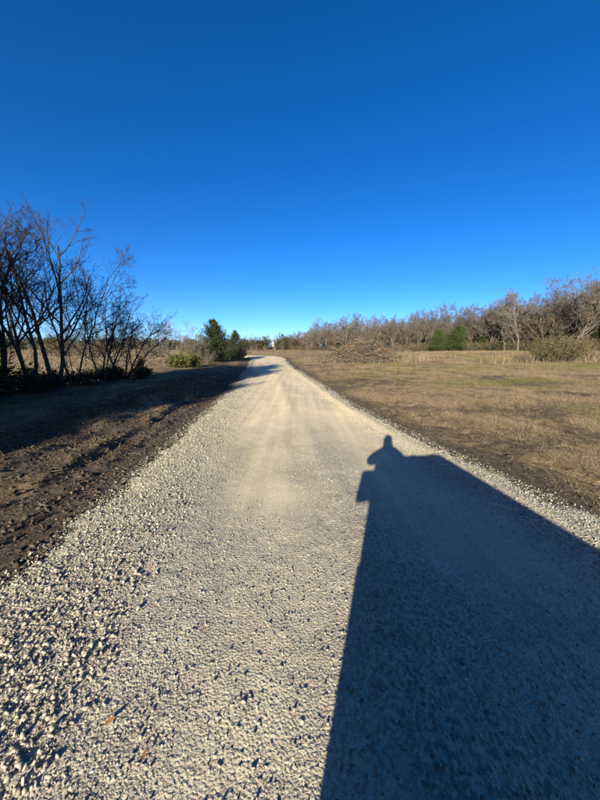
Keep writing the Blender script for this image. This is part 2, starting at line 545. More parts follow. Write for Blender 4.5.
_src_id = [0]
def instanced(name, P, S, rg, meshes, tilt=0.5, parent=None, yaw_only=False):
    """one object: a point cloud that carries small pieces on every point"""
    n = len(P)
    me = bpy.data.meshes.new(name)
    me.vertices.add(n)
    me.vertices.foreach_set('co', np.asarray(P, dtype=np.float32).ravel())
    rot = np.stack([rg.normal(0, tilt, n), rg.normal(0, tilt, n), rg.uniform(0, 2 * np.pi, n)], -1)
    at = me.attributes.new('piece_rotation', 'FLOAT_VECTOR', 'POINT'); at.data.foreach_set('vector', rot.astype(np.float32).ravel())
    at = me.attributes.new('piece_scale', 'FLOAT', 'POINT'); at.data.foreach_set('value', np.asarray(S, dtype=np.float32))
    at = me.attributes.new('piece_kind', 'INT', 'POINT'); at.data.foreach_set('value', rg.integers(0, len(meshes), n).astype(np.int32))
    ng = bpy.data.node_groups.new(name + '_scatter', 'GeometryNodeTree')
    ng.interface.new_socket('Geometry', in_out='INPUT', socket_type='NodeSocketGeometry')
    ng.interface.new_socket('Geometry', in_out='OUTPUT', socket_type='NodeSocketGeometry')
    gi = ng.nodes.new('NodeGroupInput'); go = ng.nodes.new('NodeGroupOutput')
    iop = ng.nodes.new('GeometryNodeInstanceOnPoints')
    jn = ng.nodes.new('GeometryNodeJoinGeometry')
    for m in meshes:
        so = bpy.data.objects.new(name + '_piece', m)
        oi = ng.nodes.new('GeometryNodeObjectInfo')
        oi.inputs['Object'].default_value = so
        oi.inputs['As Instance'].default_value = True
        ng.links.new(oi.outputs['Geometry'], jn.inputs[0])
    def named(nm, dt):
        nd = ng.nodes.new('GeometryNodeInputNamedAttribute'); nd.data_type = dt
        nd.inputs['Name'].default_value = nm
        return nd.outputs['Attribute']
    e2r = ng.nodes.new('FunctionNodeEulerToRotation')
    ng.links.new(named('piece_rotation', 'FLOAT_VECTOR'), e2r.inputs[0])
    iop.inputs['Pick Instance'].default_value = True
    ng.links.new(gi.outputs[0], iop.inputs['Points'])
    ng.links.new(jn.outputs[0], iop.inputs['Instance'])
    ng.links.new(named('piece_kind', 'INT'), iop.inputs['Instance Index'])
    ng.links.new(e2r.outputs[0], iop.inputs['Rotation'])
    ng.links.new(named('piece_scale', 'FLOAT'), iop.inputs['Scale'])
    ng.links.new(iop.outputs[0], go.inputs[0])
    o = link(name, me, parent)
    md = o.modifiers.new('scatter', 'NODES'); md.node_group = ng
    return o

def log_y(n, a, b, rg, k=1.0):
    return (a + k) * ((b + k) / (a + k)) ** rg.random(n) - k

rg = np.random.default_rng(101)
def shoulder(n, side, ymax, w0, w1, smin, smax, sexp):
    y = log_y(n, 0.55, ymax, rg, 1.2)
    d = w0 + (w1 - w0) * rg.beta(1.6, 1.9, n)
    x = np.where(side < 0, edgeL(y) + d, edgeR(y) - d)
    s = smin + (smax - smin) * rg.random(n) ** sexp
    s = s * (1 + 0.04 * np.clip(y - 3, 0, 12))
    return x, y, s
parts = []
parts.append(shoulder(60000, -1, 26, -0.25, 1.3, 0.009, 0.046, 3.0))
parts.append(shoulder(26000, 1, 26, -0.30, 0.95, 0.011, 0.044, 2.6))
# the body of the road, thin in the wheel lines
n = 240000
y = log_y(n, 0.55, 22, rg, 0.9)
u = rg.random(n)
x = edgeL(y) + (edgeR(y) - edgeL(y)) * u
keep = rg.random(n) > fine_mask(x, y) * 0.85
keep &= rg.random(n) < 0.25 + 0.9 * vnoise(x / 0.45, y / 0.45, 77) ** 1.5 + 0.25 * (y < 2.5)
s = (0.0055 + 0.026 * rg.random(n) ** 4.0) * (1 + 0.04 * np.clip(y - 3, 0, 12))
parts.append((x[keep], y[keep], s[keep]))
x = np.concatenate([p[0] for p in parts]); y = np.concatenate([p[1] for p in parts]); s = np.concatenate([p[2] for p in parts])
emb = np.concatenate([np.zeros(len(parts[0][0]) + len(parts[1][0])), np.ones(len(parts[2][0]))])
on = off_road(x, y) < 0.45
z = np.where(on, np.maximum(road_z(x, y), ground_z(x, y)), ground_z(x, y)) + s * (rg.uniform(-0.18, 0.22, len(s)) - 0.05 * emb)
# the 300 nearest big ones become stones of their own
app = s / np.sqrt(x ** 2 + y ** 2 + 4)
vis = (np.abs(x) < y * 0.985 + 0.32) & (y > 0.98)
order = np.argsort(np.where(vis, -app, 0))
big = np.zeros(len(s), bool); big[order[:300]] = True
CHIPS = [mesh_np('gravel_chip', V, F, M_STONE) for V, F in PROTO]
g = instanced('loose_gravel', np.stack([x, y, z], -1)[~big], s[~big], rg, CHIPS, 0.5, ROAD)
g['kind'] = 'stuff'
rock_me = []
for i, (V, F) in enumerate(stone_protos(16, (0.5, 0.9), 9, 8)):
    rock_me.append(mesh_np('stone', V, F, M_ROCK))
for j, i in enumerate(np.where(big)[0]):
    o = link('stone', rock_me[j % 16], ROAD)
    o.location = (x[i], y[i], z[i] + 0.1 * s[i])
    o.scale = (s[i] * 1.05,) * 3
    o.rotation_euler = (rg.normal(0, 0.4), rg.normal(0, 0.4), rg.uniform(0, 6.28))

# soil clods on the turned strips
n = 34000
y = log_y(n, 1.2, 22, rg, 1.5)
left = rg.random(n) < 0.68
d = np.where(left, rg.random(n) * 4.2, rg.random(n) ** 1.5 * 3.0)
x = np.where(left, edgeL(y) - d, edgeR(y) + d)
s = (0.015 + 0.075 * rg.random(n) ** 4) * (1 + 0.04 * np.clip(y - 3, 0, 14)) * np.where(left, 1, 0.7)
z = ground_z(x, y) + s * rg.uniform(-0.15, 0.2, n)
o = instanced('soil_clods', np.stack([x, y, z], -1), s, rg, [mesh_np('clod_piece', V, F, M_CLOD) for V, F in stone_protos(14, (0.35, 0.8), 15, 8)])
tag(o, 'crumbs of dark turned soil scattered along both road edges', 'soil', kind='stuff')
# stray white stones thrown onto the soil
n = 420
y = log_y(n, 1.4, 18, rg, 1.5)
left = rg.random(n) < 0.55
d = 0.2 + rg.exponential(0.45, n)
x = np.where(left, edgeL(y) - d, edgeR(y) + d)
s = (0.012 + 0.03 * rg.random(n) ** 2) * (1 + 0.03 * np.clip(y - 3, 0, 14))
z = ground_z(x, y) + s * 0.2
o = instanced('stray_gravel', np.stack([x, y, z], -1), s, rg, CHIPS)
tag(o, 'stray white stones lying on the dark soil beside the road', 'gravel', kind='stuff')

# ------------------------------------------------------------------ grass and weeds
def blades(name, x, y, hgt, wid, lean, mat, rg, z=None, single=True):
    n = len(x)
    if z is None:
        z = ground_z(x, y)
    a = rg.uniform(0, 2 * np.pi, n)
    b = rg.uniform(0, 2 * np.pi, n)
    P = np.stack([x, y, z - 0.01], -1)
    w = np.stack([np.cos(a), np.sin(a), 0 * a], -1) * wid[:, None] * 0.5
    ln = lean * hgt
    tip = np.stack([np.cos(b) * ln, np.sin(b) * ln, hgt], -1)
    mid = tip * np.array([0.4, 0.4, 0.6])
    if single:
        V = np.stack([P - w, P + w, P + tip], 1)
        return mesh_np(name, V.reshape(-1, 3), np.arange(n)[:, None] * 3 + np.array([[0, 1, 2]]), mat)
    V = np.stack([P - w, P + w, P + mid + w * 0.6, P + mid - w * 0.6, P + tip], 1)
    i = np.arange(n)[:, None] * 5
    Q = i + np.array([[0, 1, 2, 3]])
    T = i + np.array([[3, 2, 4]])
    return mesh_np(name, V.reshape(-1, 3), [Q, T], mat)

def tuft_meshes(name, mat, count, blades_n, hmax, seed, lean=(0.3, 2.0), wid=0.05):
    out = []
    r2 = np.random.default_rng(seed)
    for i in range(count):
        a = r2.uniform(0, 6.28, blades_n); rr = r2.random(blades_n) ** 0.5 * 0.6
        me = blades(name, np.cos(a) * rr, np.sin(a) * rr, r2.uniform(0.3, 1.0, blades_n) * hmax, np.full(blades_n, wid) * r2.uniform(0.6, 1.4, blades_n),
                    r2.uniform(*lean, blades_n), mat, r2, np.zeros(blades_n))
        out.append(me)
    return out
rg = np.random.default_rng(202)
n = 150000
y = log_y(n, 2.2, 60, rg, 4.0)
x = edgeR(y) + 0.35 + rg.random(n) ** 0.8 * (y * 1.1 + 2.5 - edgeR(y))
d = x - edgeR(y)
keep = rg.random(n) < np.clip(0.12 + 0.9 * sstep(0.4, 2.0, d + 1.2 * fbm(x / 2, y / 2, 81, 3)), 0, 1) * (0.1 + 1.0 * sstep(-0.1, 0.12, fbm(x / 1.3, y / 1.3, 82, 4))) * (1 - 0.8 * sstep(0.0, 0.13, fbm(x / 2.4, y / 1.6, 63, 5, 0.65)))
x, y = x[keep], y[keep]
sc = 1 + y / 14
gp = fbm(x / 5.0, y / 4.0, 71, 4)
isg = (gp > 0.06) & (rg.random(len(x)) < 0.4)
isg |= np.exp(-(((x - 12) / 4.0) ** 2 + ((y - 17) / 1.8) ** 2)) > rg.random(len(x))
isg |= np.exp(-(((x - 30) / 8.0) ** 2 + ((y - 29) / 3.2) ** 2)) > rg.random(len(x)) * 1.1
sz = 0.055 * sc * rg.uniform(0.5, 1.5, len(x)) * (0.7 + 0.9 * vnoise(x / 0.9, y / 0.9, 83) ** 2)
P = np.stack([x, y, ground_z(x, y)], -1)
o = instanced('dry_grass', P[~isg], sz[~isg], rg, tuft_meshes('grass_tuft', M_STRAW, 10, 9, 0.9, 31), 0.12)
tag(o, 'short flattened straw coloured grass on the pasture right of the road', 'grass', kind='stuff')
o = instanced('green_grass', P[isg], sz[isg], rg, tuft_meshes('green_tuft', M_GREENB, 8, 9, 0.9, 32), 0.12)
tag(o, 'patches of green winter grass among the straw on the pasture', 'grass', kind='stuff')

# grass on the left: tufts on the spoil and the sunlit field behind the trees
n = 30000
y = log_y(n, 2.0, 30, rg, 3.0)
d = 1.0 + rg.random(n) * 9
x = edgeL(y) - d
keep = rg.random(n) < 0.08 + 1.0 * sstep(0.02, 0.16, fbm(x / 0.9, y / 1.4, 91, 3))
x, y = x[keep], y[keep]
sc = 1 + y / 9
o = link('verge_grass', blades('verge_grass', x, y, rg.uniform(0.03, 0.10, len(x)) * sc ** 0.4, 0.004 * sc, rg.uniform(0.4, 1.8, len(x)), M_STRAW, rg))
tag(o, 'tufts of dry grass on the turned soil left of the road', 'grass', kind='stuff')
n = 16000
y = rg.uniform(12, 95, n); x = -13.5 - rg.random(n) * (y * 1.05 - 8).clip(3)
o = link('field_grass', blades('field_grass', x, y, rg.uniform(0.1, 0.32, n), 0.012 + 0.0008 * y, rg.uniform(0.2, 1.0, n), M_STRAW, rg))
tag(o, 'tall tan grass of the sunlit field behind the left tree row', 'grass', kind='stuff')
# tall weeds by the brush pile, in front of the woods, and beyond the road bend
wx, wy = [], []
def clump(cx, cy, rx, ry, n):
    wx.append(rg.normal(cx, rx, n)); wy.append(rg.normal(cy, ry, n))
clump(13.4, 39.4, 1.2, 0.8, 1300); clump(4.0, 39.0, 1.0, 0.9, 500); clump(8.5, 37.6, 3.0, 0.4, 160)
clump(11.5, 41, 3, 1.2, 1100); clump(33.5, 33.5, 1.5, 0.7, 500); clump(25, 35.0, 1.5, 0.7, 500)
weed_x = np.concatenate(wx); weed_y = np.concatenate(wy); nw = len(weed_x)
o = link('tall_weeds', blades('tall_weeds', weed_x, weed_y, rg.uniform(0.25, 1.25, nw), np.full(nw, 0.028), rg.uniform(0.1, 0.5, nw), M_STRAW, rg, None, False))
tag(o, 'tall tan weeds standing around the brush pile on the pasture', 'weeds', kind='stuff')
n = 9000
t = rg.random(n)
y = np.where(rg.random(n) < 0.5, rg.uniform(76, 100, n), rg.uniform(46, 78, n))
x = np.where(y > 76, rg.uniform(-45, 30, n), rg.uniform(4, 60, n))
o = link('distant_weeds', blades('distant_weeds', x, y, rg.uniform(0.08, 0.3, n), np.full(n, 0.05), rg.uniform(0.3, 1.2, n), M_STRAW, rg))
tag(o, 'tan grass tufts beyond the road bend and before the wood', 'weeds', kind='stuff')

# ------------------------------------------------------------------ trees
def tubes(name, lines, mat, smooth=True):
    """lines: list of (points (k,3), radii (k,), sides)"""
    groups = {}
    for p, r, sd in lines:
        groups.setdefault((len(p), sd), []).append((p, r))
    VV, FF, off = [], [], 0
    for (kk, sd), L in groups.items():
        P = np.array([a for a, _ in L]); Rr = np.array([b for _, b in L])
        T = np.empty_like(P)
        T[:, 1:-1] = P[:, 2:] - P[:, :-2]; T[:, 0] = P[:, 1] - P[:, 0]; T[:, -1] = P[:, -1] - P[:, -2]
        T /= np.linalg.norm(T, axis=2, keepdims=True) + 1e-9
        ref = np.where(np.abs(T[..., 2:3]) > 0.9, np.array([1.0, 0, 0]), np.array([0, 0, 1.0]))
        ref = ref[:, :1].repeat(kk, 1)
        A = np.cross(T, ref); A /= np.linalg.norm(A, axis=2, keepdims=True) + 1e-9
        B = np.cross(T, A)
        ang = np.arange(sd) * 2 * np.pi / sd
        ring = A[:, :, None] * np.cos(ang)[None, None, :, None] + B[:, :, None] * np.sin(ang)[None, None, :, None]
        V = P[:, :, None] + ring * Rr[:, :, None, None]
        N = len(P)
        idx = np.arange(N * kk * sd).reshape(N, kk, sd) + off
        nx = np.roll(idx, -1, 2)
        F = np.stack([idx[:, :-1], nx[:, :-1], nx[:, 1:], idx[:, 1:]], -1).reshape(-1, 4)
        VV.append(V.reshape(-1, 3)); FF.append(F); off += N * kk * sd
    return mesh_np(name, np.concatenate(VV), np.concatenate(FF), mat, smooth)

def grow(rs, height, stems, spread, levels, kids, rad, minr=0.005, tropism=0.25, wander=0.16, bow=(0, 0), base_r=0.15, low=0.3):
    """bare tree skeleton: lists of (points, radii, sides) for the wood and for the twigs"""
    wood, twig = [], []
    def unit(v): return v / (np.linalg.norm(v) + 1e-9)
    def branch(p, d, length, r, lv):
        nseg = (9, 7, 5, 4, 3)[min(lv, 4)]
        pts = [p]; rr = [r]
        dirs = []
        q = p.copy(); dd = d.copy()
        tip = r * (0.35 if lv < levels - 1 else 0.3)
        for i in range(nseg):
            dd = unit(dd + rs.normal(0, wander * (0.6 + 0.35 * lv), 3) + np.array([bow[0] * 0.1, bow[1] * 0.1, tropism * 0.22]))
            q = q + dd * length / nseg
            pts.append(q); dirs.append(dd)
            f = (i + 1) / nseg
            rr.append(max(minr, r + (tip - r) * f ** 0.85))
        pts = np.array(pts); rr = np.array(rr)
        (wood if lv <= 1 else twig).append((pts, rr, 7 if lv == 0 else 5 if lv == 1 else 3))
        if lv >= levels: return
        nk = kids[lv]
        for j in range(nk):
            f = low + (1 - low) * (j + rs.random()) / nk if lv == 0 else 0.2 + 0.8 * (j + rs.random()) / nk
            f = min(f, 0.999)
            a = f * nseg; i = int(a)
            pp = pts[i] + (pts[min(i + 1, nseg)] - pts[i]) * (a - i)
            axis = dirs[min(i, nseg - 1)]
            side = rs.normal(0, 1, 3); side -= axis * side.dot(axis); side = unit(side)
            ang = rs.uniform(0.45, 0.95) if lv else rs.uniform(0.4, 1.0)
            nd = unit(axis * math.cos(ang) + side * math.sin(ang))
            r_here = rr[i] + (rr[min(i + 1, nseg)] - rr[i]) * (a - i)
            ll = length * rs.uniform(0.38, 0.68) * (1.15 - 0.6 * f)
            branch(pp, nd, ll, max(minr, min(r_here * 0.72, r * 0.55)), lv + 1)
    for sI in range(stems):
        a = 2 * math.pi * (sI + rs.random() * 0.7) / stems
        d0 = unit(np.array([math.cos(a) * spread, math.sin(a) * spread, 1.0]))
        o = np.array([math.cos(a), math.sin(a), 0]) * base_r * (0.7 if stems > 1 else 0)
        branch(o + np.array([0, 0, -0.15]), d0, height * rs.uniform(0.82, 1.0), rad * rs.uniform(0.75, 1.0), 0)
    return wood, twig

def leaf_cloud(name, P, size, rs, mat, up=0.3):
    n = len(P)
    d = rs.normal(size=(n, 3)); d[:, 2] += up; d /= np.linalg.norm(d, axis=1)[:, None]
    e = np.cross(d, rs.normal(size=(n, 3))); e /= np.linalg.norm(e, axis=1)[:, None] + 1e-9
    s = size * rs.uniform(0.6, 1.4, n)[:, None]
    V = np.stack([P, P + d * s * 0.5 + e * s * 0.32, P + d * s, P + d * s * 0.5 - e * s * 0.32], 1)
    F = np.arange(n)[:, None] * 4 + np.array([[0, 1, 2, 3]])
    return mesh_np(name, V.reshape(-1, 3), F, mat)

def make_bare(name, seed, bark, twigm, leaf=None, **kw):
    rs = np.random.default_rng(seed)
    wood, twig = grow(rs, **kw)
    root = link(name, None)
    link('trunk', tubes('trunk', wood, bark), root)
    link('crown', tubes('crown', twig, twigm), root)
    if leaf:
        mat, cnt, size, zmax = leaf
        pts = np.concatenate([p[1:] for p, _, _ in twig])
        pts = pts[pts[:, 2] < zmax]
        pick = pts[rs.integers(0, len(pts), cnt)] + rs.normal(0, 0.08, (cnt, 3))
        link('leaves', leaf_cloud('leaves', pick, size, rs, mat), root)
    return root

def make_juniper(name, seed, height, width, mat, n=4200, lumps=9, skirt=0.04, spray=0.22, power=0.8):
    rs = np.random.default_rng(seed)
    root = link(name, None)
    tr = np.array([[0, 0, -0.15], [0.03, 0, height * 0.3], [0.0, 0.03, height * 0.65], [0, 0, height * 0.96]])
    lines = [(tr, np.array([0.028, 0.02, 0.012, 0.003]) * height, 6)]
    # limbs carry the sprays, so the outline is ragged and gaps show
    nl = int(height * 34)
    C, D = [], []
    for i in range(nl):
        f = rs.random() ** 1.15
        z0 = height * (skirt + (0.97 - skirt) * f)
        a = rs.uniform(0, 2 * math.pi)
        prof = min(1.0, f / 0.12 + 0.55) * (1 - f) ** power + 0.03
        lump = 0.9 + 0.1 * math.sin(a * 2 + seed + z0 * 1.7) * math.sin(z0 * 2.3 + seed) + rs.uniform(-0.2, 0.26)
        ln = max(0.12, width * 0.5 * prof * lump)
        d = np.array([math.cos(a), math.sin(a), rs.uniform(0.05, 0.45) + 0.9 * f * f])
        p0 = np.array([0, 0, z0 - 0.12 * ln])
        p1 = p0 + d * ln * 0.55; p2 = p0 + np.array([d[0], d[1], d[2] * 1.15]) * ln
        lines.append((np.array([p0, p1, p2]), np.array([0.014, 0.01, 0.003]) * (0.5 + ln), 3))
        m = max(3, int(n / nl * (0.4 + 1.1 * ln / (width * 0.5))))
        t = rs.uniform(0.25, 1.05, m)[:, None]
        c = p0 + (p2 - p0) * t + rs.normal(0, 0.09 + 0.07 * ln, (m, 3))
        C.append(c)
        dd = (p2 - p0) / (np.linalg.norm(p2 - p0) + 1e-9) + rs.normal(0, 0.55, (m, 3)) + np.array([0, 0, 0.45])
        D.append(dd)
    C = np.concatenate(C); D = np.concatenate(D)
    C[:, 2] = np.maximum(C[:, 2], 0.03)
    D /= np.linalg.norm(D, axis=1)[:, None]
    m = len(C)
    e = np.cross(D, rs.normal(size=(m, 3))); e /= np.linalg.norm(e, axis=1)[:, None] + 1e-9
    g = np.cross(D, e)
    s = spray * rs.uniform(0.55, 1.35, m)[:, None]
    # each spray: three slender blades fanned from a point
    V = np.stack([C - e * s * .1, C + e * s * .1, C + D * s, C + D * s * .15 + g * s * .12, C + D * s * .05 - g * s * .1, C + D * s * .8 + e * s * .45,
                  C + D * s * .1 + g * s * .1, C + D * s * .12 - g * s * .1, C + D * s * .75 - e * s * .45], 1)
    F = np.arange(m)[:, None, None] * 9 + np.array([[[0, 1, 2], [3, 4, 5], [6, 7, 8]]])
    link('trunk', tubes('trunk', lines, M_BARK_DARK), root)
    link('crown', mesh_np('crown', V.reshape(-1, 3), F.reshape(-1, 3), mat), root)
    return root

def make_shrub(name, seed, height, width, stems, leafmat, nleaf, leafsize, twigm, dense=1.0, low=0.0):
    rs = np.random.default_rng(seed)
    root = link(name, None)
    lines = []; pts = []
    for i in range(stems):
        a = rs.uniform(0, 2 * math.pi); rr = rs.random() ** 0.5
        p = np.array([math.cos(a) * rr * width * 0.3, math.sin(a) * rr * width * 0.3, -0.05])
        end = np.array([math.cos(a) * rr * width * 0.52, math.sin(a) * rr * width * 0.52, height * (1.05 - 0.55 * rr ** 1.6) * rs.uniform(0.6, 1.0)])
        end += rs.normal(0, 0.12 * width * 0.3, 3)
        mid = (p + end) / 2 + rs.normal(0, 0.10 * height, 3) + np.array([0, 0, 0.08 * height])
        tt = np.linspace(0, 1, 5)[:, None]
        q = (1 - tt) ** 2 * p + 2 * tt * (1 - tt) * mid + tt ** 2 * end
        lines.append((q, np.linspace(0.016, 0.004, 5) * (0.6 + height * 0.3), 3))
        for j in range(5):
            t0 = rs.uniform(0.25, 1.0); b = q[min(4, int(t0 * 4))]
            d = rs.normal(0, 1, 3) + np.array([math.cos(a), math.sin(a), 0.9]); d /= np.linalg.norm(d)
            ln = rs.uniform(0.18, 0.42) * height
            w = np.array([b, b + d * ln * .5 + rs.normal(0, .03, 3), b + d * ln + np.array([0, 0, .05])])
            lines.append((w, np.array([0.007, 0.005, 0.003]) * (0.7 + height * 0.25), 3))
            pts.append(w[1:]); 
        pts.append(q[2:])
    link('stem', tubes('stem', lines, twigm), root)
    if nleaf:
        pts = np.concatenate(pts)
        pick = pts[rs.integers(0, len(pts), nleaf)] + rs.normal(0, 0.10, (nleaf, 3)) * np.array([1, 1, .8]) * height * 0.55
        pick = pick[pick[:, 2] > low]
        link('foliage', leaf_cloud('foliage', pick, leafsize, rs, leafmat), root)
    return root

def place(o, x, y, rz=0.0, sc=1.0, dz=0.0):
    o.location = (x, y, float(ground_z(x, y)) + dz)
    o.rotation_euler = (0, 0, rz)
    o.scale = (sc, sc, sc) if not isinstance(sc, tuple) else sc
    return o

# ---- bare trees of the left row, in view
near = [
    ('bare_tree', 301, dict(height=7.2, stems=3, spread=0.19, levels=4, kids=(8, 6, 5, 3), rad=0.105, tropism=0.5, wander=0.11), -11.9, 13.2, 0.4,
     'tall bare tree with forked black trunk, tallest at the left edge', 'leafless trees of the left row'),
    ('bare_tree', 302, dict(height=7.0, stems=2, spread=0.14, levels=4, kids=(8, 6, 5, 3), rad=0.11, tropism=0.5, wander=0.11), -11.6, 14.2, 2.1,
     'bare tree with thick straight dark trunk just right of the tallest tree', 'leafless trees of the left row'),
    ('bare_tree', 303, dict(height=6.4, stems=3, spread=0.2, levels=4, kids=(8, 6, 5, 4), rad=0.085, tropism=0.4, wander=0.15), -12.4, 12.3, 1.0,
     'thin leaning bare tree at the very left edge of the picture', 'leafless trees of the left row'),
    ('bare_tree', 304, dict(height=6.2, stems=2, spread=0.3, levels=4, kids=(8, 6, 5, 4), rad=0.06, tropism=0.35, wander=0.15, bow=(0.35, 0.0)), -11.3, 14.9, 0.2,
     'slender bare sapling leaning towards the road beside the thick trunk', 'leafless trees of the left row'),
    ('bare_tree', 305, dict(height=4.7, stems=4, spread=0.42, levels=4, kids=(7, 6, 4, 4), rad=0.065, tropism=0.25, wander=0.13, bow=(0.35, 0.1), low=0.2), -11.3, 17.2, 0.0,
     'vase shaped bare tree with low forks in the middle of the left row', 'leafless trees of the left row'),
    ('bare_tree', 306, dict(height=4.3, stems=5, spread=0.6, levels=4, kids=(7, 5, 4, 3), rad=0.06, tropism=0.12, wander=0.12, bow=(0.6, 0.0), low=0.2), -10.9, 18.6, 0.0,
     'wide spreading bare tree with arching branches reaching towards the road', 'leafless trees of the left row'),
]
for nm, seed, kw, x, y, rz, lab, grp in near:
    t = make_bare(nm, seed, M_BARK_DARK, M_TWIG_DARK, None, **kw)
    place(t, x, y, rz if kw.get('bow') is None else 0)
    tag(t, lab, 'tree', grp)
t = make_bare('bare_tree', 311, M_BARK_GREY, M_TWIG_PALE, None, height=4.6, stems=4, spread=0.3, levels=4, kids=(6, 5, 4, 3), rad=0.055, tropism=0.3, minr=0.006)
place(t, -13.6, 32.5); tag(t, 'pale grey bare tree behind the yellow green bush', 'tree', 'pale saplings by the junipers')
t = make_bare('bare_tree', 312, M_BARK_GREY, M_TWIG_PALE, None, height=3.6, stems=4, spread=0.35, levels=4, kids=(6, 5, 4, 3), rad=0.045, tropism=0.3, minr=0.006)
place(t, -12.6, 36.0); tag(t, 'low pale bare sapling between the yellow green bush and the large juniper', 'tree', 'pale saplings by the junipers')
# thin stems between the trunks
thin = [(-12.9, 13.0, 'thin dark sapling left of the tallest bare tree'), (-11.9, 15.6, 'thin dark sapling behind the thick straight trunk'),
        (-11.2, 16.2, 'thin dark sapling before the vase shaped bare tree'), (-10.7, 19.6, 'thin dark sapling right of the wide spreading bare tree')]
for i, (x, y, lab) in enumerate(thin):
    t = make_bare('bare_sapling', 320 + i, M_BARK_DARK, M_TWIG_DARK, None, height=3.0 + 0.3 * i, stems=2, spread=0.2, levels=3, kids=(7, 5, 4), rad=0.03, tropism=0.4)
    place(t, x, y); tag(t, lab, 'sapling', 'thin saplings of the left row')

# ---- junipers in view on the left
j1 = make_juniper('juniper', 401, 5.5, 5.6, M_JUNIPER, 11000, spray=0.24, power=0.95)
place(j1, -11.6, 41.0); tag(j1, 'large dark green conical juniper on the left of the road', 'juniper', 'junipers left of the road')
j2 = make_juniper('juniper', 402, 4.5, 4.0, M_JUNIPER, 5600, spray=0.24, power=0.9)
place(j2, -10.8, 51.0); tag(j2, 'smaller juniper behind the large dark one where the road bends', 'juniper', 'junipers left of the road')
j3 = make_juniper('juniper', 403, 1.25, 0.9, M_JUNIPER, 1100, spray=0.12)
place(j3, -9.6, 18.2); tag(j3, 'small knee high juniper under the arching bare branches', 'juniper', 'junipers left of the road')
j4 = make_shrub('evergreen_bush', 405, 1.6, 3.0, 40, M_YELLOW, 5200, 0.14, M_TWIG_DARK)
place(j4, -11.4, 29.3); tag(j4, 'yellow green leafy bush in sunlight left of the large juniper', 'bush')
s1 = make_shrub('bare_bush', 406, 2.2, 2.6, 60, None, 0, 0, M_TWIG_GREY)
place(s1, -10.9, 34.5); tag(s1, 'brown bare bush at the foot of the large juniper', 'bush')
s2 = make_shrub('bare_bush', 407, 2.6, 3.0, 60, M_RUSSET, 500, 0.1, M_TWIG_GREY)
place(s2, -9.6, 47.0); tag(s2, 'brown bare bush between the two junipers', 'bush')
# dark undergrowth at the feet of the row
und = make_shrub('undergrowth_bush', 410, 1.1, 2.2, 46, M_DARKLEAF, 2600, 0.10, M_TWIG_DARK)
spots = [(-12.6, 11.6, 1.2), (-11.6, 13.0, 0.8), (-12.4, 14.2, 1.0), (-11.3, 15.6, 0.75), (-11.2, 17.9, 0.8), (-12.2, 18.8, 0.9), (-10.9, 20.6, 0.6), (-11.8, 22.5, 0.55)]
UL = ['largest dark undergrowth bush, at the left edge under the leaning bare tree', 'dark undergrowth bush at the foot of the tallest bare tree',
      'dark undergrowth bush between the tallest tree and the thick straight trunk', 'low dark undergrowth bush under the slender leaning sapling',
      'dark undergrowth bush under the vase shaped bare tree', 'dark undergrowth bush behind the wide spreading bare tree',
      'small dark undergrowth bush right of the knee high juniper', 'last low dark undergrowth bush before the yellow green bush']
for i, (x, y, sc) in enumerate(spots):
    t = und if i == 0 else copy_tree(und)
    place(t, x, y, i * 1.3, sc)
    tag(t, UL[i], 'bush', 'undergrowth of the left row')

# ---- the rest of the left row: beside and behind the viewpoint, it throws the shade on the verge
jr = make_juniper('juniper', 411, 7.0, 4.6, M_JUNIPER, 6500, spray=0.34, power=0.45)
row = [(-30, 7.5), (-27, 6.6), (-24, 7.2), (-21.5, 6.6), (-19, 7.2), (-16.8, 6.8), (-14.6, 7.4), (-12.6, 8.0), (-10.6, 8.8), (-8.6, 8.4), (-6.8, 9.2), (-5, 10.0), (-3.2, 9.6), (-1.2, 11.2),
       (0.8, 9.4), (2.8, 8.4), (4.8, 7.6), (6.6, 7.2), (8.3, 6.6), (9.6, 5.6)]
for i, (y, h) in enumerate(row):
    t = jr if i == 0 else copy_tree(jr)
    place(t, -12.0 - 0.6 * math.sin(i * 2.1) - max(0, h - 8) * 0.1, y, i * 1.7, (0.95, 0.95, h / 7.0))
    tag(t, 'dense juniper of the shade row beside the viewpoint, left of the road', 'juniper', 'shade row of junipers beside the viewpoint')

# ------------------------------------------------------------------ woodland on the right
protos = []
for i in range(6):
    kw = dict(height=9.0, stems=1 + (i % 3 == 1), spread=0.12, levels=4, kids=((14, 7, 5, 4), (9, 7, 5, 3))[i % 3 == 1], rad=0.15, tropism=0.05 + 0.06 * (i % 3), wander=0.17, minr=0.012, low=0.2)
    leaf = (M_RUSSET, 900, 0.16, 5.5) if i in (1, 4) else None
    protos.append(make_bare('woodland_tree', 500 + i, M_BARK_GREY, M_TWIG_GREY if i != 3 else M_TWIG_PALE, leaf, **kw))
rs = np.random.default_rng(55)
PX = np.array([265, 285, 300, 320, 350, 380, 420, 450, 480, 515, 540, 570, 600, 680])
DEP = np.array([165, 150, 138, 118, 98, 86, 77, 73, 69, 64, 60, 57, 55, 50])
HGT = np.array([7.0, 7.0, 8.0, 10.6, 10.2, 9.4, 9.2, 9.2, 9.8, 10.2, 10.2, 12.6, 11.4, 11.4])
trees = []
for rowi, (dd, hs) in enumerate(((0, 0.88), (4.5, 1.0), (10, 1.05))):
    px = 268.0 + 3 * rowi
    while px < 640:
        dep = float(np.interp(px, PX, DEP)) * (1 + dd / 75.0) + rs.normal(0, 1.2)
        h = float(np.interp(px, PX, HGT)) * hs * rs.uniform(0.82, 1.08)
        trees.append(((px - 300) / 300 * dep, dep, h, rowi))
        px += rs.uniform(0.75, 1.25) * 2.9 * 300 / dep
trees.sort(key=lambda q: q[1])
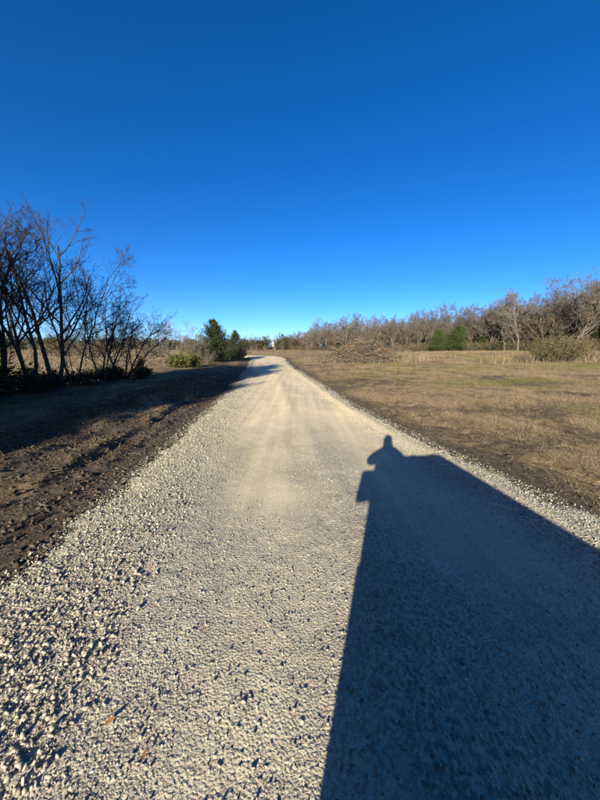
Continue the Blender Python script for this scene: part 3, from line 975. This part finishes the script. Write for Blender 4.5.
# two landmark trees first
marks = [((515 - 300) / 300 * 61, 61.0, 10.8, 3, 'pale barked bare tree standing forward of the woodland edge'),
         ((567 - 300) / 300 * 55, 55.0, 13.6, 0, 'tallest bare tree of the woodland, rising above the wood behind the olive thicket')]
used = set()
def wood_tree(x, y, h, k, lab):
    if k in used:
        t = copy_tree(protos[k])
    else:
        t = protos[k]; used.add(k)
    w = h / 9.0 * rs.uniform(0.92, 1.12)
    place(t, x, y, rs.uniform(0, 6.28), (w, w, h / 8.6))
    tag(t, lab, 'tree', 'bare trees of the woodland beyond the pasture')
for x, y, h, k, lab in marks:
    wood_tree(x, y, h, k, lab)
for x, y, h, rowi in trees:
    px = 300 + 300 * x / y
    if 270.5 < px < 277.5:
        continue
    k_ = int(rs.integers(0, 6))
    look = ('straight bare tree', 'russet leaved bare tree', 'spreading bare tree', 'pale bare tree', 'forked russet leaved tree', 'crooked bare tree')[k_]
    size = 'tall ' if h > 9.6 else 'short ' if h < 8.0 else ''
    where = ('near the olive thicket' if px > 520 else 'between junipers and thicket' if px > 465 else
             'beside the green junipers' if px > 425 else 'right of the brush pile' if px > 380 else
             'beyond the brush pile' if px > 330 else 'past the road bend')
    lab = size + look + (' in front of the wood, ', ' inside the wood, ', ' deep in the wood, ')[rowi] + where
    wood_tree(x, y, h, k_, lab)
# understorey along the woodland edge
us = [make_shrub('woodland_shrub', 601, 2.6, 4.0, 70, M_RUSSET, 900, 0.14, M_TWIG_GREY), make_shrub('woodland_shrub', 602, 2.4, 4.2, 70, M_OLIVE, 1600, 0.14, M_TWIG_GREY),
      make_shrub('woodland_shrub', 603, 2.2, 3.8, 60, M_DARKLEAF, 1500, 0.16, M_TWIG_GREY)]
usl = ['russet twiggy shrub at the wood edge', 'olive leaved shrub at the wood edge', 'dark evergreen shrub at the wood edge']
first = [True] * 3
px = 272.0
while px < 640:
    for rowi in (0, 1):
        dep = float(np.interp(px, PX, DEP)) - 1.5 + rs.normal(0, 0.8) + rowi * 5
        kk = int(rs.choice(3, p=(0.5, 0.25, 0.25) if rowi == 0 else (0.6, 0.15, 0.25)))
        t = us[kk] if first[kk] else copy_tree(us[kk]); first[kk] = False
        place(t, (px - 300) / 300 * dep, dep, rs.uniform(0, 6.28), rs.uniform(0.7, 1.25))
        where = ('near the olive thicket' if px > 520 else 'right of the junipers' if px > 465 else 'beside the junipers' if px > 425 else
                 'beyond the brush pile' if px > 330 else 'past the road bend')
        tag(t, usl[kk] + (', ', ' set back, ')[rowi] + where, 'shrub', 'shrubs along the woodland edge')
    px += rs.uniform(0.8, 1.3) * 3.4 * 300 / dep
# green junipers in the wood
jg = make_juniper('juniper', 421, 6.0, 6.6, M_JUNIPER_Y, 5200, spray=0.34, power=0.65)
gj = [((455 - 300) / 300 * 70, 70, 0.88, 'broad bright green juniper in front of the woodland'), ((436 - 300) / 300 * 71.5, 71.5, 0.78, 'narrower green juniper touching the broad one on its left'),
      ((484 - 300) / 300 * 68, 69, 0.62, 'small green juniper right of the broad one at the wood edge'), ((598 - 300) / 300 * 56, 57, 0.6, 'dark juniper in the wood at the right edge of the picture')]
for i, (x, y, sc, lab) in enumerate(gj):
    t = jg if i == 0 else copy_tree(jg)
    place(t, x, y, i * 2.0, (sc * (1 if i != 1 else 0.7), sc, sc)); tag(t, lab, 'juniper', 'green junipers in the wood edge')

# ---- far tree line behind the left field and the road bend: reads as one mass
def far_mass(seed, count, spot, dense):
    rs = np.random.default_rng(seed)
    lines, lp = [], []
    for i in range(count):
        x, dep, h = spot(rs)
        if 270.5 < 300 + 300 * x / dep < 277.5:
            continue
        z = float(base_z(x, dep))
        for b in range(dense):
            a = rs.uniform(0, 6.28); f = rs.random()
            p0 = np.array([x, dep, z + h * 0.02 + h * 0.4 * f])
            rr = rs.uniform(0.1, 0.5) * h * 0.8
            p1 = p0 + np.array([math.cos(a) * rr, math.sin(a) * rr, rs.uniform(0.15, 0.55) * h])
            pm = (p0 + p1) / 2 + rs.normal(0, .10 * h, 3)
            lines.append((np.array([p0, pm, p1]), np.array([0.08, 0.05, 0.03]) * (h / 5.5), 3))
            lp.append(p1 + rs.normal(0, 0.5, (9 if i % 4 == 0 else 2, 3)))
        lines.append((np.array([[x, dep, z - .2], [x, dep, z + h * .3], [x, dep, z + h * .6]]), np.array([.16, .12, .06]), 4))
    return lines, np.concatenate(lp), rs
def spot_left(rs):
    px = rs.uniform(-60, 305); dep = rs.uniform(135, 175)
    h = rs.uniform(3.6, 6.2) * (1.25 if px < 70 else 1.1 if px > 245 else 1.0) * (1.3 if rs.random() < 0.12 else 1)
    return (px - 300) / 300 * dep, dep, h
def spot_right(rs):
    px = rs.uniform(290, 650)
    dep = float(np.interp(px, PX, DEP)) * rs.uniform(1.12, 1.45)
    return (px - 300) / 300 * dep, dep, float(np.interp(px, PX, HGT)) * rs.uniform(0.7, 1.05)
lines, lp, rs2 = far_mass(77, 290, spot_left, 30)
fw = link('far_treeline', tubes('far_treeline', lines, M_TWIG_GREY))
tag(fw, 'far brown and dark green tree line beyond the left field', 'tree line', kind='stuff')
link('foliage', leaf_cloud('foliage', lp, 0.6, rs2, M_DARKLEAF), fw)
lines, lp, rs2 = far_mass(79, 230, spot_right, 70)
fw = link('woodland_interior', tubes('woodland_interior', lines, M_TWIG_GREY))
tag(fw, 'dense brown interior of the bare wood behind its front trees', 'woodland', kind='stuff')
link('foliage', leaf_cloud('foliage', lp, 0.4, rs2, M_RUSSET), fw)

# ---- scattered bushes of the left field, in front of the tree line
fb = [(-30, 62, 1.3), (-22, 75, 1.2), (-40, 58, 1.6), (-52, 66, 1.8), (-18, 62, 0.9), (-60, 90, 2.0), (-34, 92, 1.6)]
FL = ['behind the vase shaped bare tree', 'behind the pale grey bare tree', 'left of the vase shaped tree', 'seen past the thick straight trunk',
      'smallest one, behind the yellow green bush', 'largest and farthest left', 'farthest one, behind the wide spreading tree']
for i, (x, y, sc) in enumerate(fb):
    t = copy_tree(us[i % 2])
    place(t, x, y, i * 1.1, sc)
    tag(t, ('brown', 'olive')[i % 2] + ' bush on the sunlit left field, ' + FL[i], 'bush', 'bushes on the left field')

# ------------------------------------------------------------------ brush pile
rs = np.random.default_rng(88)
bp_x, bp_y = 8.2, 39.6
pile = link('brush_pile', None)
place(pile, bp_x, bp_y, 0, (1.22, 1.1, 1.4))
tag(pile, 'long heap of cut dead branches and brush on the pasture', 'brush pile')
bmeshes = []
for i in range(10):
    r2 = np.random.default_rng(900 + i)
    L0 = r2.uniform(1.6, 3.4)
    lines = []
    p = np.array([-L0 / 2, 0, 0]); d = np.array([1, 0, 0.0]); pts = [p]
    for s_ in range(6):
        d = d + r2.normal(0, 0.12, 3); d /= np.linalg.norm(d)
        p = p + d * L0 / 6; pts.append(p)
    pts = np.array(pts)
    r0 = r2.uniform(0.016, 0.042)
    lines.append((pts, np.linspace(r0, r0 * 0.3, 7), 5))
    for kx in range(11):
        j = int(r2.integers(1, 7)); d = r2.normal(0, 0.7, 3) + np.array([0.8, 0, 0]); d /= np.linalg.norm(d)
        ln = r2.uniform(0.3, 1.1)
        q = np.array([pts[j], pts[j] + d * ln * .5 + r2.normal(0, .06, 3), pts[j] + d * ln + r2.normal(0, .1, 3)])
        lines.append((q, np.array([r0 * .4, r0 * .25, 0.008]), 3))
    bmeshes.append(tubes('branch', lines, M_BRANCH if i % 3 else M_TWIG_GREY))
for i in range(230):
    f = rs.uniform(-1, 1)
    hh = 2.1 * (1 - abs(f) ** 2.2) * (0.75 + 0.25 * math.sin(f * 7 + 1))
    o = link('branch', bmeshes[i % 10], pile)
    yy = rs.uniform(-1, 1)
    o.location = (f * 4.1, yy * 1.5, max(0.1, hh * (1 - 0.7 * yy * yy) * rs.uniform(0.25, 1.0)))
    o.rotation_euler = (rs.uniform(0, 6.28), rs.normal(0, 0.32), rs.normal(0, 0.6) + (math.pi if rs.random() < .5 else 0))
for i, (fx, z0, tl) in enumerate(((-1.6, 1.6, 1.25), (0.3, 1.5, 1.0), (1.5, 1.5, 1.3), (0.9, 1.4, -1.0), (-0.4, 1.3, 0.9))):
    o = link('branch', bmeshes[(3 * i + 1) % 10], pile)
    o.location = (fx, -0.3, z0); o.rotation_euler = (i, -tl, 0.4 * i)
pp = np.stack([rs.normal(0, 2.2, 5000), rs.normal(0, 0.7, 5000), np.zeros(5000)], -1)
pp[:, 2] = rs.random(5000) * 2.0 * np.clip(1 - np.abs(pp[:, 0] / 4.3) ** 2, 0.05, 1)
tangle = []
for i in range(2600):
    f = rs.normal(0, 0.45); f = max(-1.05, min(1.05, f)); yy = rs.uniform(-1, 1)
    top = 2.25 * max(0.12, 1 - abs(f) ** 2.2) * (0.75 + 0.25 * math.sin(f * 7 + 1)) * (1 - 0.6 * yy * yy)
    p = np.array([f * 4.2, yy * 1.5, rs.random() * top])
    d = rs.normal(0, 1, 3) * np.array([1, 0.8, 0.5]); d /= np.linalg.norm(d); ln = rs.uniform(0.4, 1.3)
    q = p + d * ln; q[2] = max(0.02, q[2]); m_ = (p + q) / 2 + rs.normal(0, 0.09, 3)
    tangle.append((np.array([p, m_, q]), np.array([0.02, 0.015, 0.007]), 3))
link('brush_tangle', tubes('brush_tangle', tangle, M_TWIG_GREY), pile)['kind'] = 'stuff'
link('dead_leaves', leaf_cloud('dead_leaves', pp, 0.13, rs, M_RUSSET), pile)['kind'] = 'stuff'

# ---- olive thicket on the right, with its bare companions
th = make_shrub('olive_thicket', 701, 3.2, 4.8, 110, M_OLIVE, 14000, 0.10, M_TWIG_GREY)
place(th, 29.2, 34.4); tag(th, 'large olive green thicket standing alone on the pasture before the wood', 'thicket')
t2 = make_shrub('bare_bush', 702, 1.5, 2.6, 70, M_RUSSET, 500, 0.09, M_TWIG_GREY)
place(t2, 32.8, 34.8); tag(t2, 'brown bare bush at the right foot of the olive thicket', 'bush')
t3 = make_shrub('bare_bush', 703, 1.2, 2.2, 60, M_RUSSET, 400, 0.09, M_TWIG_GREY)
place(t3, 25.6, 34.6); tag(t3, 'low brown bush at the left foot of the olive thicket', 'bush')

# ------------------------------------------------------------------ far white house
hx, hy = -15.4, 178.0
hs = link('farm_house', None); hs.location = (hx, hy, float(base_z(hx, hy)) - 0.1)
hs.scale = (0.36, 0.6, 1.0)
tag(hs, 'tiny white house showing between far trees beyond the road bend', 'house')
M_WHITE = m_simple('white_siding', (0.78, 0.77, 0.74), 0.05, 2)
M_ROOF = m_simple('grey_shingle', (0.22, 0.21, 0.20), 0.2, 3)
M_GLASS = m_simple('window_glass', (0.04, 0.05, 0.06), 0.2, 3, 0.15, 0.5)
def boxes(name, lst, mat, parent=None, bevel=0.0):
    bm = bmesh.new()
    for (x0, y0, z0, x1, y1, z1) in lst:
        r = bmesh.ops.create_cube(bm, size=1)
        for v in r['verts']:
            v.co = ((x0 + x1) / 2 + v.co.x * (x1 - x0), (y0 + y1) / 2 + v.co.y * (y1 - y0), (z0 + z1) / 2 + v.co.z * (z1 - z0))
    if bevel:
        bmesh.ops.bevel(bm, geom=bm.edges[:], offset=bevel, segments=2, affect='EDGES')
    me = bpy.data.meshes.new(name); bm.to_mesh(me); bm.free(); me.materials.append(mat)
    return link(name, me, parent)
boxes('wall', [(-2.5, -2, 0, 2.5, 2, 4.2)], M_WHITE, hs)
V = np.array([[-2.8, -2.3, 4.1], [2.8, -2.3, 4.1], [2.8, 2.3, 4.1], [-2.8, 2.3, 4.1], [-2.8, 0, 5.4], [2.8, 0, 5.4]])
link('roof', mesh_np('roof', V, [np.array([[0, 1, 5, 4], [2, 3, 4, 5], [0, 3, 2, 1]]), np.array([[0, 4, 3], [1, 2, 5]])], M_ROOF), hs)
for wx_ in (-1.4, 1.0):
    boxes('window', [(wx_ - .4, -2.03, 2.2, wx_ + .4, -1.98, 3.4)], M_GLASS, hs)

# ------------------------------------------------------------------ small things on the ground
# fallen twigs and bits of bark on both verges
rg = np.random.default_rng(303)
tw = []
for i in range(8):
    p = np.array([[-0.5, 0, 0.0], [-0.15, rg.normal(0, .06), .04], [0.2, rg.normal(0, .08), .03], [0.5, rg.normal(0, .1), 0.0]])
    q = np.array([p[1], p[1] + [0.12, 0.13, .05], p[1] + [0.3, 0.2, .02]])
    tw.append(tubes('fallen_twig', [(p, np.array([.022, .02, .016, .008]), 4), (q, np.array([.014, .011, .005]), 3)], M_BRANCH if i % 2 else M_BARK_DARK))
n = 900
y = log_y(n, 1.8, 30, rg, 2.0)
left = rg.random(n) < 0.45
d = 0.5 + rg.random(n) * np.where(left, 6, 2 + y * 0.8)
x = np.where(left, edgeL(y) - d, edgeR(y) + d)
o = instanced('twig_litter', np.stack([x, y, ground_z(x, y) + 0.006], -1), rg.uniform(0.08, 0.4, n), rg, tw, 0.12)
tag(o, 'fallen twigs scattered over the soil and dry grass of both verges', 'twigs', kind='stuff')
rs = np.random.default_rng(99)
# dark clod with a hollow on the right verge
def clod(x, y, s, lab):
    V, F = stone_protos(1, (0.5, 0.7), int(x * 100) + 3, 26)[0]
    o = link('soil_clod', mesh_np('soil_clod', V, F, M_CLOD1))
    o.location = (x, y, float(ground_z(x, y)) + s * 0.12); o.scale = (s * 1.4, s * 0.8, s * 0.7); o.rotation_euler = (0.1, 0.1, 0.4)
    tag(o, lab, 'clod')
clod(3.92, 5.3, 0.17, 'lone dark clod of earth right of the person shadow')
def leaf_mesh():
    t = np.linspace(-1, 1, 7)
    w = 0.38 * np.sqrt(np.clip(1 - t ** 2, 0, 1)) * (1 - 0.25 * t)
    V = [(tt, s_ * ww, 0.18 * abs(s_) * ww + 0.10 * tt * tt) for tt, ww in zip(t, w) for s_ in (-1, 0, 1)]
    F = [(3 * i + j, 3 * i + 3 + j, 3 * i + 4 + j, 3 * i + 1 + j) for i in range(6) for j in range(2)]
    return mesh_np('fallen_leaf', np.array(V), np.array(F), M_LEAF, True)
lm = leaf_mesh()
for x, y, s, rz, lab in ((-0.98, 1.235, 0.026, 0.6, 'curled orange brown leaf on the gravel near the left bottom corner'),
                         (-0.74, 1.11, 0.020, 1.6, 'smaller orange leaf on the gravel at the bottom, right of the curled one')):
    o = link('fallen_leaf', lm); o.location = (x, y, float(road_z(x, y)) + 0.022); o.scale = (s,) * 3; o.rotation_euler = (0.25, -0.2, rz)
    tag(o, lab, 'leaf')

# ------------------------------------------------------------------ behind the lens: utility vehicle and the photographer (they throw the long shadow)
M_PAINT = m_simple('grey_paint', (0.20, 0.21, 0.21), 0.08, 3, 0.4, 0.5)
M_RUBBER = m_simple('tyre_rubber', (0.025, 0.025, 0.025), 0.3, 30, 0.9)
M_BLACK = m_simple('black_plastic', (0.03, 0.03, 0.03), 0.2, 10, 0.6)
veh = link('utility_vehicle', None)
veh.location = (0.215, -0.46, float(road_z(0.2, -1.5)))
veh.rotation_euler = (0, 0, math.radians(8))
tag(veh, 'boxy utility vehicle with side mirror behind the viewpoint, shadow on the road', 'vehicle')
W2 = 0.615
def prism_yz(name, prof, x0, x1, mat, parent):
    n = len(prof)
    V = [(x0, a, b) for a, b in prof] + [(x1, a, b) for a, b in prof]
    F4 = [(i, (i + 1) % n, n + (i + 1) % n, n + i) for i in range(n)]
    bm = bmesh.new()
    vs_ = [bm.verts.new(v) for v in V]
    for f in F4: bm.faces.new([vs_[i] for i in f])
    bm.faces.new([vs_[i] for i in range(n)][::-1]); bm.faces.new([vs_[n + i] for i in range(n)])
    bmesh.ops.recalc_face_normals(bm, faces=bm.faces[:])
    bmesh.ops.bevel(bm, geom=bm.edges[:], offset=0.02, segments=2, affect='EDGES')
    me = bpy.data.meshes.new(name); bm.to_mesh(me); bm.free(); me.materials.append(mat)
    return link(name, me, parent)
prism_yz('body', [(0.0, 0.12), (0.0, 1.06), (-0.02, 1.08), (-3.2, 1.12), (-3.2, 0.16)], -W2, W2, M_PAINT, veh)
prism_yz('cab', [(-0.02, 1.0), (-0.01, 1.90), (-3.1, 1.92), (-3.1, 1.0)], -W2 + 0.01, W2 - 0.01, M_PAINT, veh)
prism_yz('cab_roof', [(0.02, 1.87), (0.0, 1.97), (-3.15, 1.99), (-3.15, 1.89)], -W2, W2, M_PAINT, veh)
lumps = bmesh.new()  # unseen lumps added on the roof to roughen its shadow edge
r5 = np.random.default_rng(5)
for i in range(26):
    st = bmesh.ops.create_icosphere(lumps, subdivisions=1, radius=1.0)
    cx_, cy_, rr_ = r5.uniform(-0.25, 0.5), r5.uniform(-1.6, -0.12), r5.uniform(0.05, 0.09)
    for v_ in st['verts']:
        v_.co = (cx_ + v_.co.x * rr_ * 1.7, cy_ + v_.co.y * rr_ * 1.7, 1.97 + v_.co.z * rr_ * 0.55)
lme = bpy.data.meshes.new('shadow_lumps'); lumps.to_mesh(lme); lumps.free(); lme.materials.append(M_BLACK)
link('shadow_lumps', lme, veh)
boxes('windshield', [(-0.45, 0.0, 1.2, 0.45, 0.012, 1.78)], M_GLASS, veh)
boxes('front_step', [(-0.24, 0.005, 0.48, 0.40, 0.34, 0.54)], M_BLACK, veh, 0.01)
for s_ in (-1, 1):
    hl = boxes('headlight', [(s_ * 0.40 - 0.09, 0.005, 0.78, s_ * 0.40 + 0.09, 0.03, 0.90)], M_WHITE, veh, 0.008)
mr = boxes('mirror', [(-W2 - 0.16, -0.04, 1.43, -W2 + 0.07, 0.03, 1.77)], M_BLACK, veh, 0.02)
boxes('mirror_arm', [(-W2 - 0.06, -0.03, 1.48, -W2 + 0.03, 0.02, 1.70)], M_BLACK, mr)
for wx_ in (-1, 1):
    for wy_ in (-0.55, -2.6):
        bm = bmesh.new()
        bmesh.ops.create_cone(bm, cap_ends=True, segments=28, radius1=0.32, radius2=0.32, depth=0.2)
        bmesh.ops.bevel(bm, geom=[e for e in bm.edges if len(e.link_faces) == 2 and e.calc_face_angle(0) > 1], offset=0.03, segments=2, affect='EDGES')
        me = bpy.data.meshes.new('wheel'); bm.to_mesh(me); bm.free(); me.materials.append(M_RUBBER)
        o = link('wheel', me, veh, (wx_ * (W2 - 0.13), wy_, 0.32)); o.rotation_euler = (0, math.pi / 2, 0)

# photographer standing on the vehicle's front step
M_JACKET = m_simple('dark_jacket', (0.05, 0.06, 0.09), 0.3, 12)
M_SKIN = m_simple('skin', (0.45, 0.28, 0.20), 0.1, 15, 0.6)
def skin_body():
    S = {}
    def v(n, p, r): S[n] = (p, r)
    px0, py0 = -0.07, -0.24
    zb = 0.60
    v('pelvis', (px0, py0 + 0.02, zb + 0.88), 0.15)
    v('waist', (px0, py0 + 0.02, zb + 1.05), 0.14)
    v('chest', (px0, py0 + 0.01, zb + 1.28), 0.19)
    v('neckb', (px0, py0, zb + 1.48), 0.125)
    v('neck', (px0, py0 + 0.015, zb + 1.54), 0.085)
    v('head', (px0, py0 + 0.03, zb + 1.65), 0.118)
    v('crown', (px0, py0 + 0.02, zb + 1.73), 0.095)
    v('scalp', (px0, py0 + 0.015, zb + 1.79), 0.055)
    v('top', (px0, py0 + 0.01, zb + 1.815), 0.02)
    E = [('pelvis', 'waist'), ('waist', 'chest'), ('chest', 'neckb'), ('neckb', 'neck'), ('neck', 'head'), ('head', 'crown'), ('crown', 'scalp'), ('scalp', 'top')]
    for s_, t in ((-1, 'l'), (1, 'r')):
        v('sh' + t, (px0 + s_ * 0.19, py0, zb + 1.41), 0.115)
        v('el' + t, (px0 + s_ * 0.30, py0 + 0.05, zb + 1.22), 0.09)
        hx_ = 0.045 * s_
        v('wr' + t, (hx_ + s_ * 0.06, -0.10, 1.90), 0.032)
        v('pa' + t, (hx_ + s_ * 0.045, -0.07, 1.955), 0.036)
        E += [('chest', 'sh' + t), ('sh' + t, 'el' + t), ('el' + t, 'wr' + t), ('wr' + t, 'pa' + t)]
        for f_ in range(4):
            v('fa%d' % f_ + t, (hx_ + s_ * 0.045, -0.055, 1.955 + 0.02 * (f_ - 1.5)), 0.009)
            v('fb%d' % f_ + t, (hx_ + s_ * 0.02, -0.045, 1.96 + 0.021 * (f_ - 1.5)), 0.008)
            E += [('pa' + t, 'fa%d' % f_ + t), ('fa%d' % f_ + t, 'fb%d' % f_ + t)]
        v('th' + t, (hx_ + s_ * 0.02, -0.09, 1.94), 0.010)
        E += [('pa' + t, 'th' + t)]
        v('hip' + t, (px0 + s_ * 0.09, py0 + 0.02, zb + 0.80), 0.095)
        v('kn' + t, (px0 + s_ * 0.11, py0 + 0.04, zb + 0.46), 0.062)
        v('an' + t, (px0 + s_ * 0.12, py0 + 0.02, zb + 0.09), 0.045)
        v('to' + t, (px0 + s_ * 0.13, py0 + 0.17, zb + 0.035), 0.04)
        E += [('pelvis', 'hip' + t), ('hip' + t, 'kn' + t), ('kn' + t, 'an' + t), ('an' + t, 'to' + t)]
    names = list(S)
    me = bpy.data.meshes.new('person')
    me.from_pydata([S[n][0] for n in names], [(names.index(a), names.index(b)) for a, b in E], [])
    me.materials.append(M_JACKET)
    o = link('person', me)
    md = o.modifiers.new('skin', 'SKIN'); md.use_smooth_shade = True
    for i, n in enumerate(names):
        sv = me.skin_vertices[0].data[i]
        sv.radius = (S[n][1], S[n][1]); sv.use_root = (n == 'pelvis')
    sub = o.modifiers.new('subdivision', 'SUBSURF'); sub.levels = 1; sub.render_levels = 1
    return o
person = skin_body()
tag(person, 'person in dark jacket holding a phone, seen only as a shadow on the road', 'person')
ph = boxes('phone', [(-0.037, -0.036, CAM_H - 0.12, 0.037, -0.028, CAM_H + 0.03)], M_BLACK, None, 0.002)
tag(ph, 'black phone held up at the viewpoint by the photographer', 'phone')
